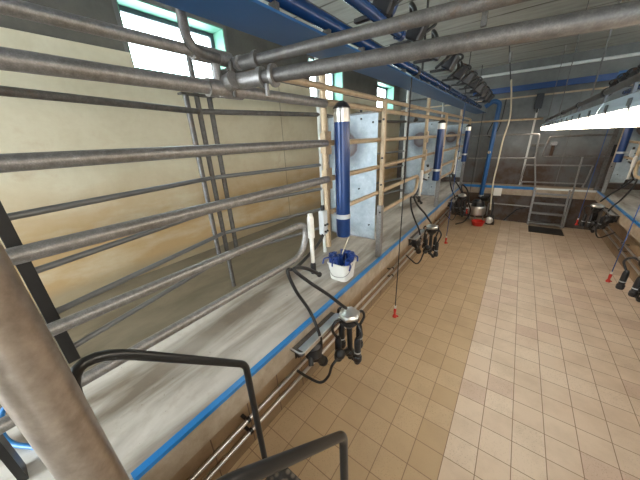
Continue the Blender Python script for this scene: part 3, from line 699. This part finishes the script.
root=empty('junction_box',(.16,8.44,2.62),'dark box at the top of the pale batten on the end wall','box')
part('case',MB().b2((.10,8.40,2.68),(.24,8.459,3.0)),M['plastic_dark'],root,.01); part('gland',MB().tube([(.17,8.43,2.68),(.17,8.43,2.60)],.015,8),M['black_steel'],root)
root=empty('blue_rail',(.3,8.28,3.04),'blue steel rail across the top of the end wall','beam')
part('rail',MB().b2((-1.2,8.24,3.08),(1.62,8.298,3.20)),M['blue_pipe'],root); part('plate',MB().b2((1.30,8.225,3.04),(1.50,8.24,3.22)),M['blue'],root)
single('conduit',MB().tube([(-1.45,8.26,3.50),(2.4,8.26,3.46)],.03,12),M['conduit'],'long pale conduit tube under the ceiling at the end wall','conduit')
# blue drop tube
root=empty('vacuum_pipe',(-.6,8.0,.55),'blue pipe dropping from the milk line down to the receiver','pipe')
part('pipe',MB().tube(fillet([(-.86,8.0,2.80),(-.70,8.02,2.92),(-.57,8.04,2.86),(-.61,8.04,.60)],.09,6),.052,16),M['blue'],root)
part('label_disc',MB().lathe([(0,0),(.035,0),(.035,.006),(0,.006)],(-.60,7.995,1.75),(0,-1,0),14),M['hose_pale'],root,0,'round pale sticker')
part('flange',MB().lathe([(0,0),(.06,0),(.06,.04),(0,.04)],(-.605,8.04,.62),n=16),M['grey_plastic'],root)
root=empty('receiver_can',(-.62,7.72,.0),'stainless milk receiver can with dark top in the far left pit corner','receiver')
part('can',MB().lathe([(0,0),(.18,0),(.2,.03),(.2,.20),(.18,.23),(0,.23)],(-.62,7.72,.20),n=28),M['stainless'],root)
part('lid',MB().lathe([(0,0),(.16,0),(.15,.10),(.10,.16),(0,.17)],(-.62,7.72,.43),n=24),M['plastic_dark'],root)
part('motor',MB().tube([(-.55,7.72,.62),(-.40,7.66,.66)],.07,16),M['black_steel'],root)
b=MB()
for a in(.5,2.6,4.7): b.tube([(-.62+.17*math.cos(a),7.72+.17*math.sin(a),.2),(-.62+.19*math.cos(a),7.72+.19*math.sin(a),0)],.014,8)
part('leg',b,M['galv'],root)
b=MB()
for i in range(4): b.tube([(-.82-.06*(i%2),7.62,.30+.06*i),(-.74,7.66,.30+.06*i)],.02,8)
part('valve',b,M['stainless'],root)
root=empty('red_pan',(-.52,7.34,0),'red plastic basin on the floor under the receiver','basin')
part('pan',MB().lathe([(0,.0),(.12,.0),(.145,.10),(.155,.10),(.155,.115),(.135,.115),(.115,.015),(0,.015)],(-.52,7.38,0),n=24),M['red'],root)
part('rib',MB().b2((-.525,7.235,.01),(-.515,7.25,.11)),M['red'],root)
root=empty('milk_pump',(-.28,7.6,0),'small pump with round grey end beside the red basin','pump')
part('motor',MB().tube([(-.34,7.62,.16),(-.20,7.62,.16)],.085,18),M['black_steel'],root)
part('head',MB().lathe([(0,0),(.075,0),(.085,.02),(.085,.06),(.05,.08),(0,.08)],(-.30,7.53,.13),(.1,-1,0),18),M['stainless'],root)
part('foot',MB().b2((-.36,7.56,0),(-.18,7.68,.085)),M['black_steel'],root)
for i,(pts,r) in enumerate(([[(-.85,7.3,.62),(-.95,7.0,.95),(-.92,6.8,1.10),(-.80,6.85,.95),(-.76,7.1,.6),(-.72,7.3,.35),(-.80,7.2,.12),(-.95,6.9,.10)],.017],[[(-.75,7.65,.50),(-.95,7.5,.62),(-1.02,7.3,.50),(-.98,7.3,.25),(-.80,7.5,.2)],.02],[[(-.45,7.66,.58),(-.36,7.6,.75),(-.28,7.62,.5),(-.27,7.6,.25)],.02])):
    single('rubber_hose',MB().tube(curve(pts,8),r,8),M['rubber'],('large looping black hose left of the receiver','thick black hose at the side of the receiver','black hose from the receiver lid down to the pump')[i],'hose','receiver hoses')
single('grab_pipe',MB().tube(fillet([(-.40,8.06,.10),(-.40,8.06,.45),(.52,8.06,.44)],.03,4),.017,8),M['galv'],'low horizontal pipe on the far pit wall left of the steps','pipe')
single('paper_notice',MB().b2((-.34,8.055,.66),(-.17,8.06,.86)),M['paper'],'blank pale sheet of paper on the far pit wall','paper')
root=empty('hanging_hose',(-.45,6.6,.6),'pale hose hanging from the ceiling in front of the end wall','hose')
part('cord',MB().tube([(-.49,6.6,CZ),(-.365,6.6,3.1)],.009,8),M['rope_dark'],root)
part('hose',MB().tube(curve([(-.36,6.6,3.12),(-.30,6.6,2.8),(-.26,6.6,2.45),(-.30,6.6,2.06),(-.31,6.6,1.6),(-.32,6.6,1.2),(-.28,6.6,.62)],8),.014,10),M['hose_pale'],root)
part('hook',MB().lathe([(0,0),(.025,0),(.025,.16),(0,.16)],(-.44,6.6,3.40),n=10),M['galv'],root)
b=MB().tube(curve([(-.62,8.05,2.5),(-.72,8.1,2.18),(-.6,8.2,2.12),(-.5,8.3,2.4),(-.48,8.4,2.95)],8),.012,8)
single('loose_cable',b,M['rubber'],'black cable looping beside the blue pipe at the end wall','cable')
root=empty('wall_bracket',(.62,8.45,1.7),'rusty bracket on the end wall right of the steps','bracket','wall brackets')
part('arm',MB().b2((.60,8.40,1.62),(.66,8.5,1.92)),M['rusty'],root,.006); part('head',MB().b2((.57,8.38,1.86),(.69,8.42,1.94)),M['galv'],root,.006)
single('wall_shelf',MB().b2((.22,8.40,1.84),(.46,8.5,1.90)),M['galv_dark'],'small grey shelf on the end wall behind the far handrail','shelf')
single('floor_grate',MB().b2((.52,7.38,0.0),(1.14,7.86,.012)),M['black_steel'],'dark grating on the floor at the foot of the far steps','grate')
b=MB().tube([(.0,8.05,.02),(.22,8.06,.34),(.40,8.06,.42)],.018,8)
single('drain_hose',b,M['rubber'],'black hose leaning on the far pit wall beside the steps','hose')

# ------------------------------------------------------------------ camera
Xc=Vector((1,0,0))
f=253.03
vy=Vector((523.5-320,131-240,f)).normalized(); vz=-Vector((353-320,889-240,f)).normalized(); vx=vy.cross(vz).normalized()
vz=vx.cross(vy)
right=Vector((vx.x,vy.x,vz.x)); down=Vector((vx.y,vy.y,vz.y)); fwd=Vector((vx.z,vy.z,vz.z))
cam=bpy.data.cameras.new('camera'); co=bpy.data.objects.new('camera',cam); COL.objects.link(co)
R=Matrix((right,-down,-fwd)).transposed().to_4x4()
co.matrix_world=Matrix.Translation((0,0,2.21))@R
cam.sensor_width=36; cam.sensor_fit='HORIZONTAL'; cam.lens=f*36/640; cam.clip_start=.02; cam.clip_end=200
S.camera=co

# ------------------------------------------------------------------ daylight and view
w=bpy.data.worlds.new('sky'); S.world=w; w.use_nodes=True
bg=w.node_tree.nodes['Background']; bg.inputs[0].default_value=(.86,.95,1,1); bg.inputs[1].default_value=17.0
vs=S.view_settings; S.display_settings.display_device='sRGB'
vs.view_transform='Standard'; vs.look='None'; vs.gamma=1; vs.use_curve_mapping=False; vs.exposure=0
S.cycles.max_bounces=8; S.cycles.diffuse_bounces=5; S.cycles.glossy_bounces=3; S.cycles.use_denoising=True
